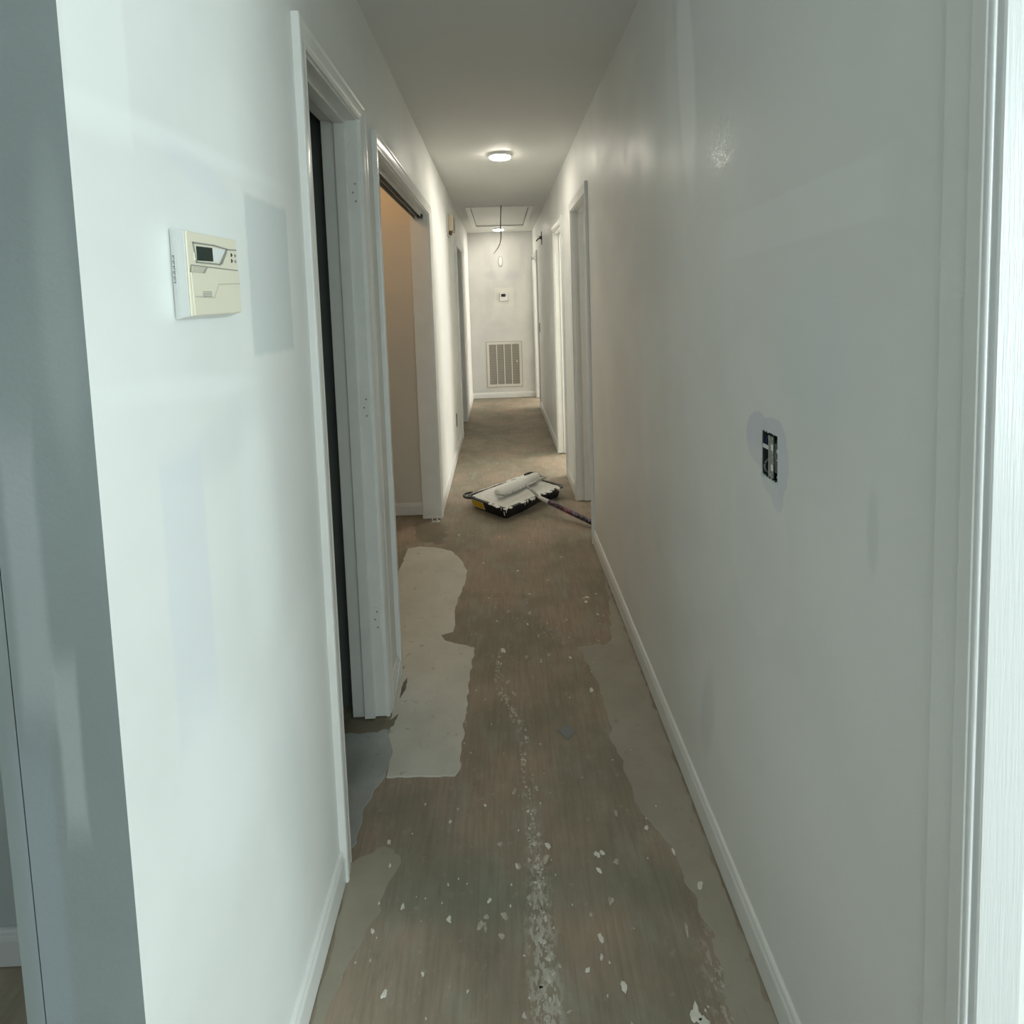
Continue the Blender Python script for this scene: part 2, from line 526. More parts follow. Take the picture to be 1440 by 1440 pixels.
def doorway(name, label, op, side, zt=DH, stop='mid', hinges=(), only_hall=False, lift=.006):
    """door frame: jamb boards, stops and mitred casing on the hall side"""
    y0, y1 = op
    xf, xb = (XL, XL - T) if side == 'L' else (XR, XR + T)
    sg = 1 if side == 'L' else -1
    root = empty(name, (xf, (y0 + y1) / 2, 0))
    prop(root, label, kind='structure')
    a, b = min(xf, xb) - .001, max(xf, xb) + .001
    if side == 'L': b = XL + .001
    casing(y0 - .005, y1 + .005, zt + .005, xf, sg).build('casing', M_TRIM, root)
    MB().box(a, b, y0 - J, y0, 0, zt + J).build('jamb', M_TRIM, root, .0012)
    MB().box(a, b, y1, y1 + J, lift, zt + J).build('jamb', M_TRIM, root, .0012)
    MB().box(a, b, y0, y1, zt, zt + J).build('head_jamb', M_TRIM, root, .0012)
    if stop:
        # 11 mm stop 35 mm back from the hall edge (door hung on the hall side) or from the far edge
        s0, s1 = (xf - sg * .036, xf - sg * .073) if stop == 'hall' else (xf - sg * .045, xf - sg * .08)
        c, d = min(s0, s1), max(s0, s1)
        MB().box(c, d, y0, y0 + .011, 0, zt).build('door_stop', M_TRIM, root, .002)
        MB().box(c, d, y1 - .011, y1, lift, zt).build('door_stop', M_TRIM, root, .002)
        MB().box(c, d, y0 + .011, y1 - .011, zt - .011, zt).build('head_stop', M_TRIM, root, .002)
    for z in hinges:
        if side == 'L': hinge_mortise(y1, z, xf - .032, xf - .003, root)
        else: hinge_mortise(y1, z, xf + T - .032, xf + T - .003, root)
    return root


doorway('door_1', 'narrow white door frame with no door, nearest on the left wall', L1, 'L', 2.04, 'hall', (1.81, 1.10, .36))
d2 = doorway('door_2', 'wide white closet door frame on the left wall, doors removed', L2, 'L', 2.015, None)
doorway('door_3', 'white door frame far down the left wall', L3, 'L', 2.04, 'far')
doorway('door_4', 'white door frame on the right wall where the paint pole lies', R1, 'R', 2.04, 'far', (1.75, .30))
doorway('door_5', 'brightly lit white door frame in the middle of the right wall', R2, 'R', 2.04, 'far')
doorway('door_6', 'white door frame on the right wall next to the end wall', R3, 'R', 2.04, 'far')

# raw ends of the drywall behind the wide jamb
# sliding door track under the head jamb of the wide closet
tr = MB()
tz = 2.015
tr.box(XL - .085, XL - .030, L2[0] + .002, L2[1] - .002, tz - .004, tz)
for xx in (XL - .085, XL - .059, XL - .033):
    tr.box(xx, xx + .003, L2[0] + .002, L2[1] - .002, tz - .030, tz - .004)
M_TRACK = simple('track_metal', (.42, .42, .40), .4, metal=.5)
tr.build('door_track', M_TRACK, d2)
M_BLACK = simple('black_plastic', (.012, .012, .012), .45)
MB().box(XL - .050, XL - .020, L2[1] - .11, L2[1] - .07, tz - .034, tz - .012).build('track_clip', M_BLACK, d2, .003)

# baseboards
BH, BT = .083, .012
BPROF = [(0, 0), (BT, 0), (BT, .060), (.0105, .066), (.0085, .070), (.0080, .076), (.0055, .081), (.002, BH), (0, BH)]


def base_y(m, y0, y1, xw, sg, z=0.004):
    m.prism([(xw + sg * t, y0, z + h) for t, h in BPROF], [(xw + sg * t, y1, z + h) for t, h in BPROF])


def base_x(m, x0, x1, yw, z=0.004):
    m.prism([(x0, yw - t, z + h) for t, h in BPROF], [(x1, yw - t, z + h) for t, h in BPROF])


o_ = .062 + .0005
m = MB()
for a, b in ((YM, L1[0] - o_), (L1[1] + o_, L2[0] - o_), (L2[1] + o_, L3[0] - o_), (L3[1] + o_, YE)):
    base_y(m, a, b, XL, 1)
prop(m.build('baseboard_left', M_TRIM), 'white baseboard along the left hall wall', kind='structure')
m = MB()
for a, b in ((YM + .034, R1[0] - o_), (R1[1] + o_, R2[0] - o_), (R2[1] + o_, R3[0] - o_)):
    base_y(m, a, b, XR, -1)
prop(m.build('baseboard_right', M_TRIM), 'white baseboard along the right hall wall', kind='structure')
m = MB(); base_x(m, XL + BT, XR - .018, YE)
prop(m.build('baseboard_end', M_TRIM), 'white baseboard under the end wall vent', kind='structure')
m = MB(); base_x(m, -1.19, XB - .002, 3.705, .006)
prop(m.build('baseboard_closet', M_TRIM), 'white baseboard inside the wide closet', kind='structure')
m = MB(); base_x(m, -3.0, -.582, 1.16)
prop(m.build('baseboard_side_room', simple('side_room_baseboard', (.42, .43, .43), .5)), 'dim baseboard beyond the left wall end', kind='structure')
# short bit of damaged filler at the foot between the first two frames
m = MB()
random.seed(3)
ring0, ring1 = [], []
pts = [(L1[1] + .058, 0), (L2[0] - .058, 0), (L2[0] - .058, .045), (L2[0] - .075, .072), (L2[0] - .10, .05), (L1[1] + .075, .012)]
for yy, zz in pts:
    ring0.append((XL + BT - .001, yy, zz)); ring1.append((XL + BT + .004, yy, zz))
m.prism(ring0, ring1)
m.build('filler_scrap', M_TRIM, [o for o in COL.objects if o.name == 'baseboard_left'][0])

# cased right edge of the hall mouth: liner board with grooves, then a beaded casing facing the front room
root = empty('trim_1', (XR, YM - .022, 0))
prop(root, 'bright white grooved casing at the right edge of the hall mouth', kind='structure')
yc = YM - .022
MB().box(XR - .0035, XR + .002, .5965, .632, 0, H - .002).build('jamb_liner', M_RIGHT, root, .001)
MB().box(XR - .0055, XR + .002, yc - .001, .5955, 0, H - .002).build('jamb_edge', M_RIGHT, root, .001)
prof = [(0, 0)]
R_ = .0032
for i in range(13):                                   # rounded bead
    a = math.pi * (i / 12.0)
    prof.append((R_ - R_ * math.cos(a), .003 + R_ * math.sin(a)))
prof += [(.0072, .0018), (.0095, .0018), (.0104, .0080), (.0120, .0098), (.060, .0110), (.0625, .010), (.064, .007), (.064, 0)]
x0 = XR - .0035
m = MB()
m.sweep([[(x0 + w, yc - t, z) for w, t in prof] for z in (0.0, H - .002)], smooth=False)
k = NT('brushed_gloss_trim_paint')
k.b.inputs['Base Color'].default_value = (.72, .735, .725, 1)
k.b.inputs['Roughness'].default_value = .3
k.bump(k.noise(6, 4, .6, k.mapv((60, 60, 2.2))), .35, .002)
m.build('casing', k.m, root)

# ---------------------------------------------------------------- filler patches and dried paint on the floor
def jitter(poly, sub=10, amp=.006, seed=0, sc=22):
    out = []
    n = len(poly)
    for i in range(n):
        a, b = Vector(poly[i]), Vector(poly[(i + 1) % n])
        L = (b - a).length
        k = max(1, int(L * 90))
        for j in range(k):
            q = a.lerp(b, j / k)
            d = Vector((noise.noise((q.x * sc, q.y * sc, seed)), noise.noise((q.x * sc + 31, q.y * sc, seed + 7))))
            d2 = Vector((noise.noise((q.x * sc * 4, q.y * sc * 4, seed)), noise.noise((q.x * sc * 4 + 31, q.y * sc * 4, seed + 7))))
            out.append(q + d * amp * 1.4 + d2 * amp * .5)
    return out


def floor_patch(name, poly, h, mat, amp=.006, seed=0, z0=0.0):
    P = jitter(poly, amp=amp, seed=seed)
    c = sum((p for p in P), Vector((0, 0))) / len(P)
    m = MB()
    inn = [c + (p - c) * (1 - .004 / max(.02, (p - c).length)) for p in P]
    m.sweep([[(p.x, p.y, z0 + .00002) for p in P], [(p.x, p.y, z0 + h) for p in inn]])
    return m.build(name, mat, floor)


floor_patch('filler_patch', [(-.59, 3.19), (-.52, 3.205), (-.437, 3.19), (-.335, 3.14), (-.265, 3.02), (-.222, 2.882), (-.226, 2.754), (-.249, 2.62),
                             (-.255, 2.48), (-.247, 2.337), (-.304, 2.316), (-.28, 2.27), (-.151, 2.215), (-.163, 2.004), (-.168, 1.858),
                             (-.170, 1.70), (-.168, 1.62), (-.184, 1.589), (-.271, 1.592), (-.395, 1.596), (-.397, 1.687), (-.425, 1.80),
                             (-.426, 1.90), (-.438, 1.93), (-.438, 2.07), (-.425, 2.12), (-.56, 2.14), (-.60, 2.6)], .0016, M_FILL, .006, 1)
floor_patch('filler_patch', [(-.60, 1.84), (-.45, 1.80), (-.40, 1.78), (-.39, 1.69), (-.40, 1.60), (-.415, 1.558), (-.436, 1.49), (-.438, 1.40), (-.45, 1.36), (-.60, 1.36)], .0010, M_FILL_B, .008, 5)
floor_patch('filler_patch', [(-.430, 1.339), (-.357, 1.385), (-.305, 1.345), (-.346, 1.211), (-.374, 1.127), (-.395, 1.02), (-.40, .90), (-.39, .70), (-.432, .70), (-.431, 1.0)], .0008, M_FILL_C, .012, 9)
floor_patch('filler_patch', [(.498, 2.8), (.47, 2.5), (.43, 2.25), (.40, 2.20), (.275, 2.195), (.290, 2.14), (.299, 2.097), (.324, 1.952), (.33, 1.861),
                             (.318, 1.701), (.335, 1.58), (.344, 1.436), (.390, 1.381), (.408, 1.323), (.415, 1.235), (.421, 1.18), (.432, 1.143),
                             (.424, 1.064), (.413, .983), (.41, .8), (.415, .7), (.498, .7)], .0008, M_FILL_D, .010, 13)
floor_patch('dark_stain', [(-.60, 3.57), (-.46, 3.55), (-.40, 3.48), (-.37, 3.36), (-.40, 3.24), (-.5, 3.27), (-.57, 3.3)], .0005, M_STAIN, .03, 21)
floor_patch('dark_stain', [(-.59, 1.845), (-.43, 1.835), (-.40, 1.86), (-.41, 1.80), (-.46, 1.775), (-.59, 1.78)], .0018, M_STAIN, .006, 23)
floor_patch('dark_stain', [(-.425, 1.99), (-.405, 2.05), (-.395, 2.02), (-.40, 1.975), (-.415, 1.93)], .0020, simple('pinkish_stain', (.20, .15, .13), .7, var=.2), .006, 25)


def blob(m, x, y, rx, ry, rot, h, seed, z0=0.0, n=14):
    P = []
    for k_ in range(n):
        a = k_ * 2 * math.pi / n
        r = 1 + .85 * noise.noise((math.cos(a) * 1.3 + seed * 3.1, math.sin(a) * 1.3, seed * 1.7))
        u, v = rx * r * math.cos(a), ry * r * math.sin(a)
        P.append((x + u * math.cos(rot) - v * math.sin(rot), y + u * math.sin(rot) + v * math.cos(rot)))
    m.sweep([[(p[0], p[1], z0 + .00002) for p in P], [(x + (p[0] - x) * .85, y + (p[1] - y) * .85, z0 + h) for p in P]])


random.seed(11)
m = MB()
path = [(-.055, 2.12), (-.042, 1.939), (-.004, 1.848), (.036, 1.748), (.043, 1.689), (.024, 1.621), (.035, 1.532), (.041, 1.421), (.046, 1.288), (.040, 1.207), (.046, 1.134), (.050, 1.069), (.052, 1.0), (.054, .9)]
for i in range(len(path) - 1):
    a, b = Vector(path[i]), Vector(path[i + 1])
    L = (b - a).length
    dens = 80 if b.y > 1.3 else 170
    wd = .008 if b.y > 1.3 else .009 + .012 * min(1, (1.3 - b.y) / .2)
    for q in range(int(L * dens)):
        t = random.random(); p = a.lerp(b, t)
        blob(m, p.x + random.gauss(0, wd * .7), p.y, random.uniform(.001, .0042) * (1.2 if b.y < 1.3 else 1), random.uniform(.0015, .007), random.uniform(-.5, .5), .0008, i * 100 + q)
m.build('filler_crumbs', M_SPOT_DULL, floor, kind='stuff')
m = MB()
spots = [(-.09, 1.486, 5), (-.186, 1.441, 5), (-.263, 1.498, 4), (-.346, 1.391, 6), (-.331, 1.329, 4), (-.28, 1.23, 7), (-.341, 1.181, 5), (-.166, 1.197, 6), (-.176, 1.274, 3),
         (-.073, 1.233, 5), (-.022, 1.218, 3), (-.214, 1.093, 4), (-.29, 1.061, 6), (-.115, 1.059, 3), (.204, 1.33, 9), (.204, 1.29, 6), (.351, 1.394, 6), (.404, 1.327, 7), (.443, 1.242, 7),
         (.18, 1.141, 8), (.213, 1.053, 9), (.141, 1.084, 5), (.175, 1.106, 5), (.079, 1.359, 8), (-.032, 2.188, 14), (.077, 2.367, 5), (.049, 2.859, 9), (-.137, 2.964, 6), (.377, 2.568, 9),
         (.424, 2.597, 5), (.364, 2.531, 10), (.291, 1.932, 10), (.237, 2.123, 6), (.219, 1.333, 6), (-.004, 1.312, 5), (.346, 1.000, 14), (.36, .985, 12), (.13, 3.2, 6), (-.05, 3.3, 5),
         (.2, 2.75, 6), (-.1, 2.6, 5), (-.06, 2.4, 5), (.0, 3.1, 4), (.3, 3.0, 5), (-.3, 3.35, 7), (.40, 2.42, 6), (.10, 2.62, 5)]
for i, (x, y, r) in enumerate(spots):
    blob(m, x, y, r * .00075, r * .0012, random.uniform(-.6, .6), .001, i + 500, z0=.0008)
for i in range(110):
    y = .95 + 2.4 * random.random() ** 1.4
    x = random.uniform(-.38, .44)
    r = random.uniform(1.0, 2.6)
    blob(m, x, y, r * .0008, r * .0013, random.uniform(-.6, .6), .0008, i + 900, z0=.0008)
m.build('paint_drips', M_SPOT, floor, kind='stuff')
random.seed(31)
m = MB()
for i in range(26):                                     # sanded-through cracks and duller smears
    x, y = random.uniform(-.1, .38), random.uniform(1.0, 2.6)
    blob(m, x, y, random.uniform(.003, .007), random.uniform(.005, .014), random.uniform(-.7, .7), .0005, i + 1300, n=16)
m.build('dull_smears', simple('dull_smear', (.47, .43, .35), .6, var=.2, vscale=60), floor, kind='stuff')

sc = MB()
sc.prism([(.144, 1.752, .0002), (.181, 1.776, .0002), (.206, 1.741, .0002), (.176, 1.708, .0002)], [(.145, 1.752, .0030), (.181, 1.774, .0015), (.205, 1.741, .0022), (.176, 1.710, .0035)])
prop(sc.build('paper_scrap', simple('grey_blue_paper', (.235, .245, .235), .6)), 'small square grey-blue scrap lying flat on the bare floor', 'scrap')

# ---------------------------------------------------------------- ceiling hatch, cord, lamps
hatch = empty('attic_hatch', ((HX0 + HX1) / 2, (HY0 + HY1) / 2, H))
prop(hatch, 'white rectangular attic access hatch with trim frame in the hall ceiling', 'hatch')
FWD = .056
for (a, b, c, d) in ((HX0 - FWD, HX0, HY0 - FWD, HY1 + FWD), (HX1, HX1 + FWD, HY0 - FWD, HY1 + FWD), (HX0, HX1, HY0 - FWD, HY0), (HX0, HX1, HY1, HY1 + FWD)):
    MB().box(a, b, c, d, H - .013, H - .0005).build('frame_board', M_TRIM_WARM, hatch, .003)
MB().box(HX0 + .006, HX1 - .006, HY0 + .006, HY1 - .006, H + .004, H + .016).build('hatch_panel', M_TRIM_WARM, hatch)
k = simple('dark_cord', (.035, .032, .028), .6)
cp = [(.052, 5.965, H - .001), (.047, 5.955, 2.41), (.043, 5.96, 2.34), (.040, 5.95, 2.25), (.041, 5.95, 2.153), (.034, 5.95, 2.09), (.018, 5.95, 2.041), (-.004, 5.95, 2.005), (-.022, 5.95, 1.982), (-.046, 5.95, 1.952)]


def smooth_path(P, n=6):
    out = []
    for i in range(len(P) - 1):
        p0, p1, p2, p3 = [Vector(P[max(0, min(len(P) - 1, i + q))]) for q in (-1, 0, 1, 2)]
        for j in range(n):
            t = j / n
            out.append(.5 * ((2 * p1) + (-p0 + p2) * t + (2 * p0 - 5 * p1 + 4 * p2 - p3) * t * t + (-p0 + 3 * p1 - 3 * p2 + p3) * t ** 3))
    out.append(Vector(P[-1]))
    return out


sp = smooth_path(cp)
rad = [.0052 - .0032 * max(0, (i / len(sp) - .45)) / .55 for i in range(len(sp))]
prop(MB().tube(sp, .004, 8, radii=rad).build('pull_cord', k), 'dark curved pull cord hanging from the attic hatch', 'cord')

M_LENS = bpy.data.materials.new('lit_lamp_lens'); M_LENS.use_nodes = True
bb = M_LENS.node_tree.nodes['Principled BSDF']
bb.inputs['Base Color'].default_value = (.9, .9, .9, 1)
bb.inputs['Emission Color'].default_value = (1.0, .93, .80, 1)
bb.inputs['Emission Strength'].default_value = LAMP_STRENGTH
M_RING = simple('lamp_ring_white', (.85, .85, .83), .4)
lamp = None
for i, (x, y, lab) in enumerate(((.038, 3.92, 'round white flush ceiling lamp, lit, nearer one, before the hatch'), (.021, 7.80, 'small round lit ceiling lamp beyond the attic hatch by the end wall'))):
    if i == 0:
        lamp = empty('ceiling_lamp', (x, y, H))
        MB().disc_solid((x, y, H), (0, 0, -1), [(.079, .0005), (.080, .017), (.077, .019), (.0735, .0195)], 40).build('trim_ring', M_RING, lamp)
        MB().disc_solid((x, y, H), (0, 0, -1), [(.0730, .0190), (.072, .0240), (.067, .0275), (.05, .0290), (.02, .0295)], 40).build('lens', M_LENS, lamp)
        L = lamp
    else:
        L = lamp.copy(); COL.objects.link(L); L.location = (x, y, H)
        for ch in list(lamp.children):
            c2 = ch.copy(); COL.objects.link(c2); c2.parent = L; c2.matrix_parent_inverse = ch.matrix_parent_inverse.copy()
        far_lens = M_LENS.copy(); far_lens.name = 'lit_lamp_lens_far'
        far_lens.node_tree.nodes['Principled BSDF'].inputs['Emission Strength'].default_value = FAR_LAMP_STRENGTH
        for ch in COL.objects:
            if ch.parent == L and ch.name.startswith('lens'):
                ch.material_slots[0].link = 'OBJECT'; ch.material_slots[0].material = far_lens
    prop(L, lab, 'lamp', 'flush ceiling lamps in the hall')

# ---------------------------------------------------------------- things on the end wall
M_IVORY = simple('ivory_plastic', (.80, .75, .60), .4)
M_PLATE = simple('pale_plate_plastic', (.78, .80, .78), .45)
M_LCD = simple('lcd_glass', (.012, .03, .026), .25)
M_LINE = simple('moulded_groove_grey', (.30, .30, .27), .5)
M_GRILLE = simple('vent_white_metal', (.70, .68, .62), .4)
M_FIN = simple('vent_fin_metal', (.36, .34, .29), .5)
M_DARK = simple('vent_dark_inside', (.12, .11, .095), .8)

gx0, gx1, gz0, gz1 = -.215, .305, .170, .842
gr = empty('return_air_grille', ((gx0 + gx1) / 2, YE, gz0))
prop(gr, 'large white return air grille with four columns of fins low on the end wall', 'vent')
fr = .036
m = MB()
m.box(gx0, gx1, YE - .007, YE, gz0, gz0 + fr).box(gx0, gx1, YE - .007, YE, gz1 - fr, gz1)
m.box(gx0, gx0 + fr, YE - .007, YE, gz0 + fr, gz1 - fr).box(gx1 - fr, gx1, YE - .007, YE, gz0 + fr, gz1 - fr)
m.build('frame', M_GRILLE, gr, .002)
m = MB()
t = .008
for (a, b, c, d) in ((gx0 - t, gx1 + t, gz0 - t, gz0), (gx0 - t, gx1 + t, gz1, gz1 + t), (gx0 - t, gx0, gz0, gz1), (gx1, gx1 + t, gz0, gz1)):
    m.box(a, b, YE - .003, YE - .0002, c, d)
m.build('outer_lip', simple('vent_caulk_shadow', (.42, .40, .34), .6), gr)
MB().box(gx0 + fr, gx1 - fr, YE - .0015, YE - .0003, gz0 + fr, gz1 - fr).build('backing', M_DARK, gr)
ix0, ix1 = gx0 + fr, gx1 - fr
for i in range(1, 4):
    xm = ix0 + (ix1 - ix0) * i / 4
    MB().box(xm - .006, xm + .006, YE - .0085, YE - .001, gz0 + fr, gz1 - fr).build('mullion', M_GRILLE, gr, .001)
nf = 40
for c in range(4):                                        # angled fins: far too fine to tell apart, one column each
    a = ix0 + (ix1 - ix0) * c / 4 + (.006 if c else 0)
    b = ix0 + (ix1 - ix0) * (c + 1) / 4 - (.006 if c < 3 else 0)
    m = MB()
    for f in range(nf):
        z = gz0 + fr + (gz1 - gz0 - 2 * fr) * (f + .5) / nf
        m.prism([(a, YE - .0065, z - .005), (a, YE - .0055, z - .006), (a, YE - .0015, z + .004), (a, YE - .0025, z + .005)],
                [(b, YE - .0065, z - .005), (b, YE - .0055, z - .006), (b, YE - .0015, z + .004), (b, YE - .0025, z + .005)])
    m.build('fins', M_FIN, gr, kind='stuff')
m = MB()
for x, z in ((gx1 - fr - .035, .548),):
    blob_ = m.disc_solid((x, YE - .0066, z), (0, -1, 0), [(.013, 0), (.008, .003), (.002, .004)], 12)
m.build('paint_blob', M_GRILLE, gr)

th = empty('wall_thermostat', (.07, YE, 1.45))
prop(th, 'small white wall thermostat with dark screen high on the end wall', 'thermostat')
MB().box(.0, .135, YE - .010, YE - .0003, 1.447, 1.575).build('backplate', simple('thermo_back', (.60, .59, .54), .5), th, .004)
MB().box(.012, .122, YE - .028, YE - .0101, 1.455, 1.568).build('body', M_RING, th, .004)
MB().box(.028, .092, YE - .0295, YE - .0281, 1.512, 1.556).build('screen', M_BLACK, th)
MB().box(.100, .106, YE - .0300, YE - .0281, 1.520, 1.552).build('button', M_LINE, th)
m = MB()
for q in range(4): m.box(.026 + q * .020, .036 + q * .020, YE - .0295, YE - .0281, 1.480, 1.486)
m.build('button_row', M_LINE, th)

ov = empty('oval_wall_cover', (.034, YE, 1.96))
prop(ov, 'painted-over oval cover on the end wall above the thermostat', 'cover')
n = 28
cx, cz = .034, 2.036
oval = lambda rx, rz, yy: [(cx + rx * math.copysign(abs(math.cos(a)) ** .75, math.cos(a)), yy, cz + rz * math.copysign(abs(math.sin(a)) ** .75, math.sin(a))) for a in [q * 2 * math.pi / n for q in range(n)]]
MB().sweep([oval(.036, .080, YE - .0002), oval(.034, .078, YE - .014), oval(.028, .072, YE - .018)]).build('rim', simple('oval_grey_white', (.60, .595, .57), .5), ov)
MB().sweep([oval(.022, .060, YE - .0181), oval(.020, .058, YE - .0195)]).build('face', M_RING, ov)

# blue tape on the top of the last right frame
m = MB(); m.box(XR - .0225, XR - .0182, 8.112, 8.15, 2.035, 2.085)
prop(m.build('blue_tape', simple('blue_painter_tape', (.03, .05, .22), .6)), 'tiny scrap of blue tape on the door frame beside the end wall', 'tape')

# ---------------------------------------------------------------- door chime on the far left wall
ch = empty('door_chime', (XL, 5.0, 2.05))
prop(ch, 'beige door chime box with a brown lower edge, high on the left wall', 'chime')
M_BEIGE = simple('aged_beige_plastic', (.58, .50, .38), .5, var=.06)
MB().box(XL, XL + .012, 4.96, 5.22, 2.045, 2.235).build('backplate', simple('chime_plate', (.62, .60, .54), .5), ch, .003)
MB().box(XL + .0121, XL + .055, 4.975, 5.20, 2.085, 2.225).build('cover', M_BEIGE, ch, .006)
MB().box(XL + .0121, XL + .040, 5.00, 5.06, 2.052, 2.084).build('chime_coil', simple('brown_coil', (.10, .065, .03), .5), ch, .003)
m = MB()
for q in range(3): m.box(XL + .0551, XL + .057, 5.01 + q * .06, 5.04 + q * .06, 2.10, 2.21)
m.build('vent_slots', simple('chime_slots', (.30, .25, .18), .6), ch)

# dark bracket with loose wires high on the right wall
br = empty('light_bracket', (XR, 6.5, 2.15))
prop(br, 'dark metal light bracket with loose wires high on the right wall', 'bracket')
M_IRON = simple('dark_bracket_metal', (.03, .028, .025), .45, metal=.4)
MB().box(XR - .006, XR - .0005, 6.42, 6.50, 2.085, 2.235).build('mounting_strap', M_IRON, br, .002)
MB().disc_solid((XR - .006, 6.46, 2.165), (-1, 0, 0), [(.022, 0), (.020, .010), (.010, .018)], 16).build('nipple', M_IRON, br)
MB().tube(smooth_path([(XR - .02, 6.46, 2.165), (XR - .045, 6.45, 2.150), (XR - .065, 6.44, 2.128)]), .0065, 8).build('wire', M_IRON, br)
MB().tube(smooth_path([(XR - .018, 6.46, 2.17), (XR - .035, 6.45, 2.185), (XR - .047, 6.44, 2.180)]), .004, 8).build('wire', simple('pale_wire', (.5, .5, .48), .5), br)

# small openings: outlets
def device_plate(name, x, y, z, sg, label, w=.035, h=.060):
    o = empty(name, (x, y, z))
    prop(o, label, 'outlet')
    MB().box(min(x, x + sg * .003), max(x, x + sg * .003), y - w, y + w, z - h, z + h).build('box_rim', M_DARK, o)
    MB().box(min(x + sg * .0031, x + sg * .008), max(x + sg * .0031, x + sg * .008), y - w * .45, y + w * .45, z - h * .9, z + h * .9).build('yoke', M_TRACK, o, .001)
    return o


device_plate('wall_outlet', XL, 5.18, .335, 1, 'uncovered dark outlet low on the far left wall')
device_plate('wall_switch', XR, 7.30 - .10 - .06 + .02, 1.09, -1, 'uncovered dark switch opening on the right wall before the last frame')

# ---------------------------------------------------------------- thermostat near the camera
U0, V0 = .754, 1.432


def P(u, v, w): return (XL + w, U0 + u, V0 + v)


ts = empty('wall_thermostat', P(0, 0, 0))
prop(ts, 'cream thermostat with small dark screen on the left wall near the camera', 'thermostat')


def slab(poly, w0, w1):
    return MB().prism([P(u, v, w0) for u, v in poly], [P(u, v, w1) for u, v in poly])


slab([(.012, -.003), (.150, -.003), (.150, .121), (.012, .121)], .0002, .006).build('backplate', M_PLATE, ts, .0015)
slab([(.008, -.002), (.148, -.002), (.148, .1205), (.008, .1205)], .0066, .0125).build('case_rear', M_PLATE, ts, .0015)
# tapered case: rear outline a little larger than the front
r0 = [P(u, v, .0128) for u, v in ((.004, -.001), (.145, -.001), (.145, .1195), (.004, .1195))]
r1 = [P(u, v, .0320) for u, v in ((-.004, .001), (.136, .003), (.136, .1175), (-.004, .1150))]
MB().prism(r0, [(p[0] - .003, p[1], p[2]) for p in r1]).build('case', M_PLATE, ts, .0015)
MB().prism([(p[0] - .0028, p[1], p[2]) for p in r1], r1).build('front', M_IVORY, ts, .0012)
W1 = .0320
slab([(.0015, .0690), (.1345, .0690), (.1345, .0705), (.0015, .0705)], W1, W1 + .0004).build('seam', M_LINE, ts)
slab([(.0005, .0025), (.1340, .0045), (.1340, .0685), (.0025, .0685), (.0025, .060), (-.002, .060)], W1, W1 + .0022).build('flip_cover', M_IVORY, ts, .0008)
slab([(-.003, .0600), (.024, .0600), (.034, .0688), (-.001, .0688)], W1 + .0022, W1 + .0034).build('cover_tab', simple('tab_beige', (.60, .55, .45), .45), ts, .0006)
slab([(.024, .0600), (.031, .0600), (.040, .0690), (.033, .0690)], W1 + .0022, W1 + .0027).build('tab_shade', simple('tab_grey', (.36, .35, .31), .5), ts)
slab([(.002, .0285), (.053, .0275), (.066, .0470), (.1335, .0500), (.1335, .0480), (.067, .0450), (.054, .0255), (.002, .0265)], W1 + .0022, W1 + .0026).build('relief_line', simple('relief_beige', (.60, .57, .46), .5), ts)


def outline(poly, w, w0, w1, close=True):
    m = MB()
    n = len(poly)
    for i in range(n if close else n - 1):
        a, b = Vector(poly[i]), Vector(poly[(i + 1) % n])
        d = (b - a).normalized(); nn = Vector((-d.y, d.x)) * w / 2
        a2, b2 = a - d * w / 2, b + d * w / 2
        q = [a2 - nn, b2 - nn, b2 + nn, a2 + nn]
        m.prism([P(p.x, p.y, w0) for p in q], [P(p.x, p.y, w1) for p in q])
    return m


outline([(.009, .1005), (.063, .1020), (.1025, .1000), (.0790, .0755), (.0150, .0745)], .0020, W1, W1 + .0014).build('screen_surround', M_LINE, ts)
outline([(.1045, .0995), (.1320, .1015)], .0022, W1, W1 + .0006, False).build('moulded_line', M_LINE, ts)
outline([(.1000, .0955), (.0860, .0790)], .0050, W1, W1 + .0004, False).build('surround_shade', M_LINE, ts)
slab([(.0175, .0770), (.0595, .0785), (.0590, .0980), (.0175, .0965)], W1, W1 + .0012).build('screen', M_LCD, ts, .0003)
slab([(.0115, .0770), (.0160, .0770), (.0155, .0975), (.0105, .0975)], W1, W1 + .0010).build('screen_edge', M_IVORY, ts)
slab([(.0625, .0785), (.0740, .0785), (.0960, .0980), (.0620, .0985)], W1, W1 + .0010).build('button_pad', M_PLATE, ts)
for v in (.0925, .0835):
    slab([(.1150, v - .003), (.1190, v), (.1150, v + .003)], W1, W1 + .0012).build('arrow_button', M_BLACK, ts)
    slab([(.1260, v - .002), (.1310, v - .002), (.1310, v + .002), (.1260, v + .002)], W1, W1 + .0006).build('button_mark', M_LINE, ts)
for q in range(4):
    slab([(.0225, .0272 + q * .0021), (.0465, .0280 + q * .0021), (.0465, .0290 + q * .0021), (.0225, .0282 + q * .0021)], W1 + .0022, W1 + .0026).build('vent_slot', M_LINE, ts)
m = MB()
for q in range(16):                                        # chipped comb of slots in the rear edge
    v = .083 - q * .0024
    m.box(XL + .0025 + .001 * (q % 3), XL + .0048, U0 + .0108, U0 + .0122, V0 + v, V0 + v + .0010)
m.build('edge_slots', M_DARK, ts, kind='stuff')

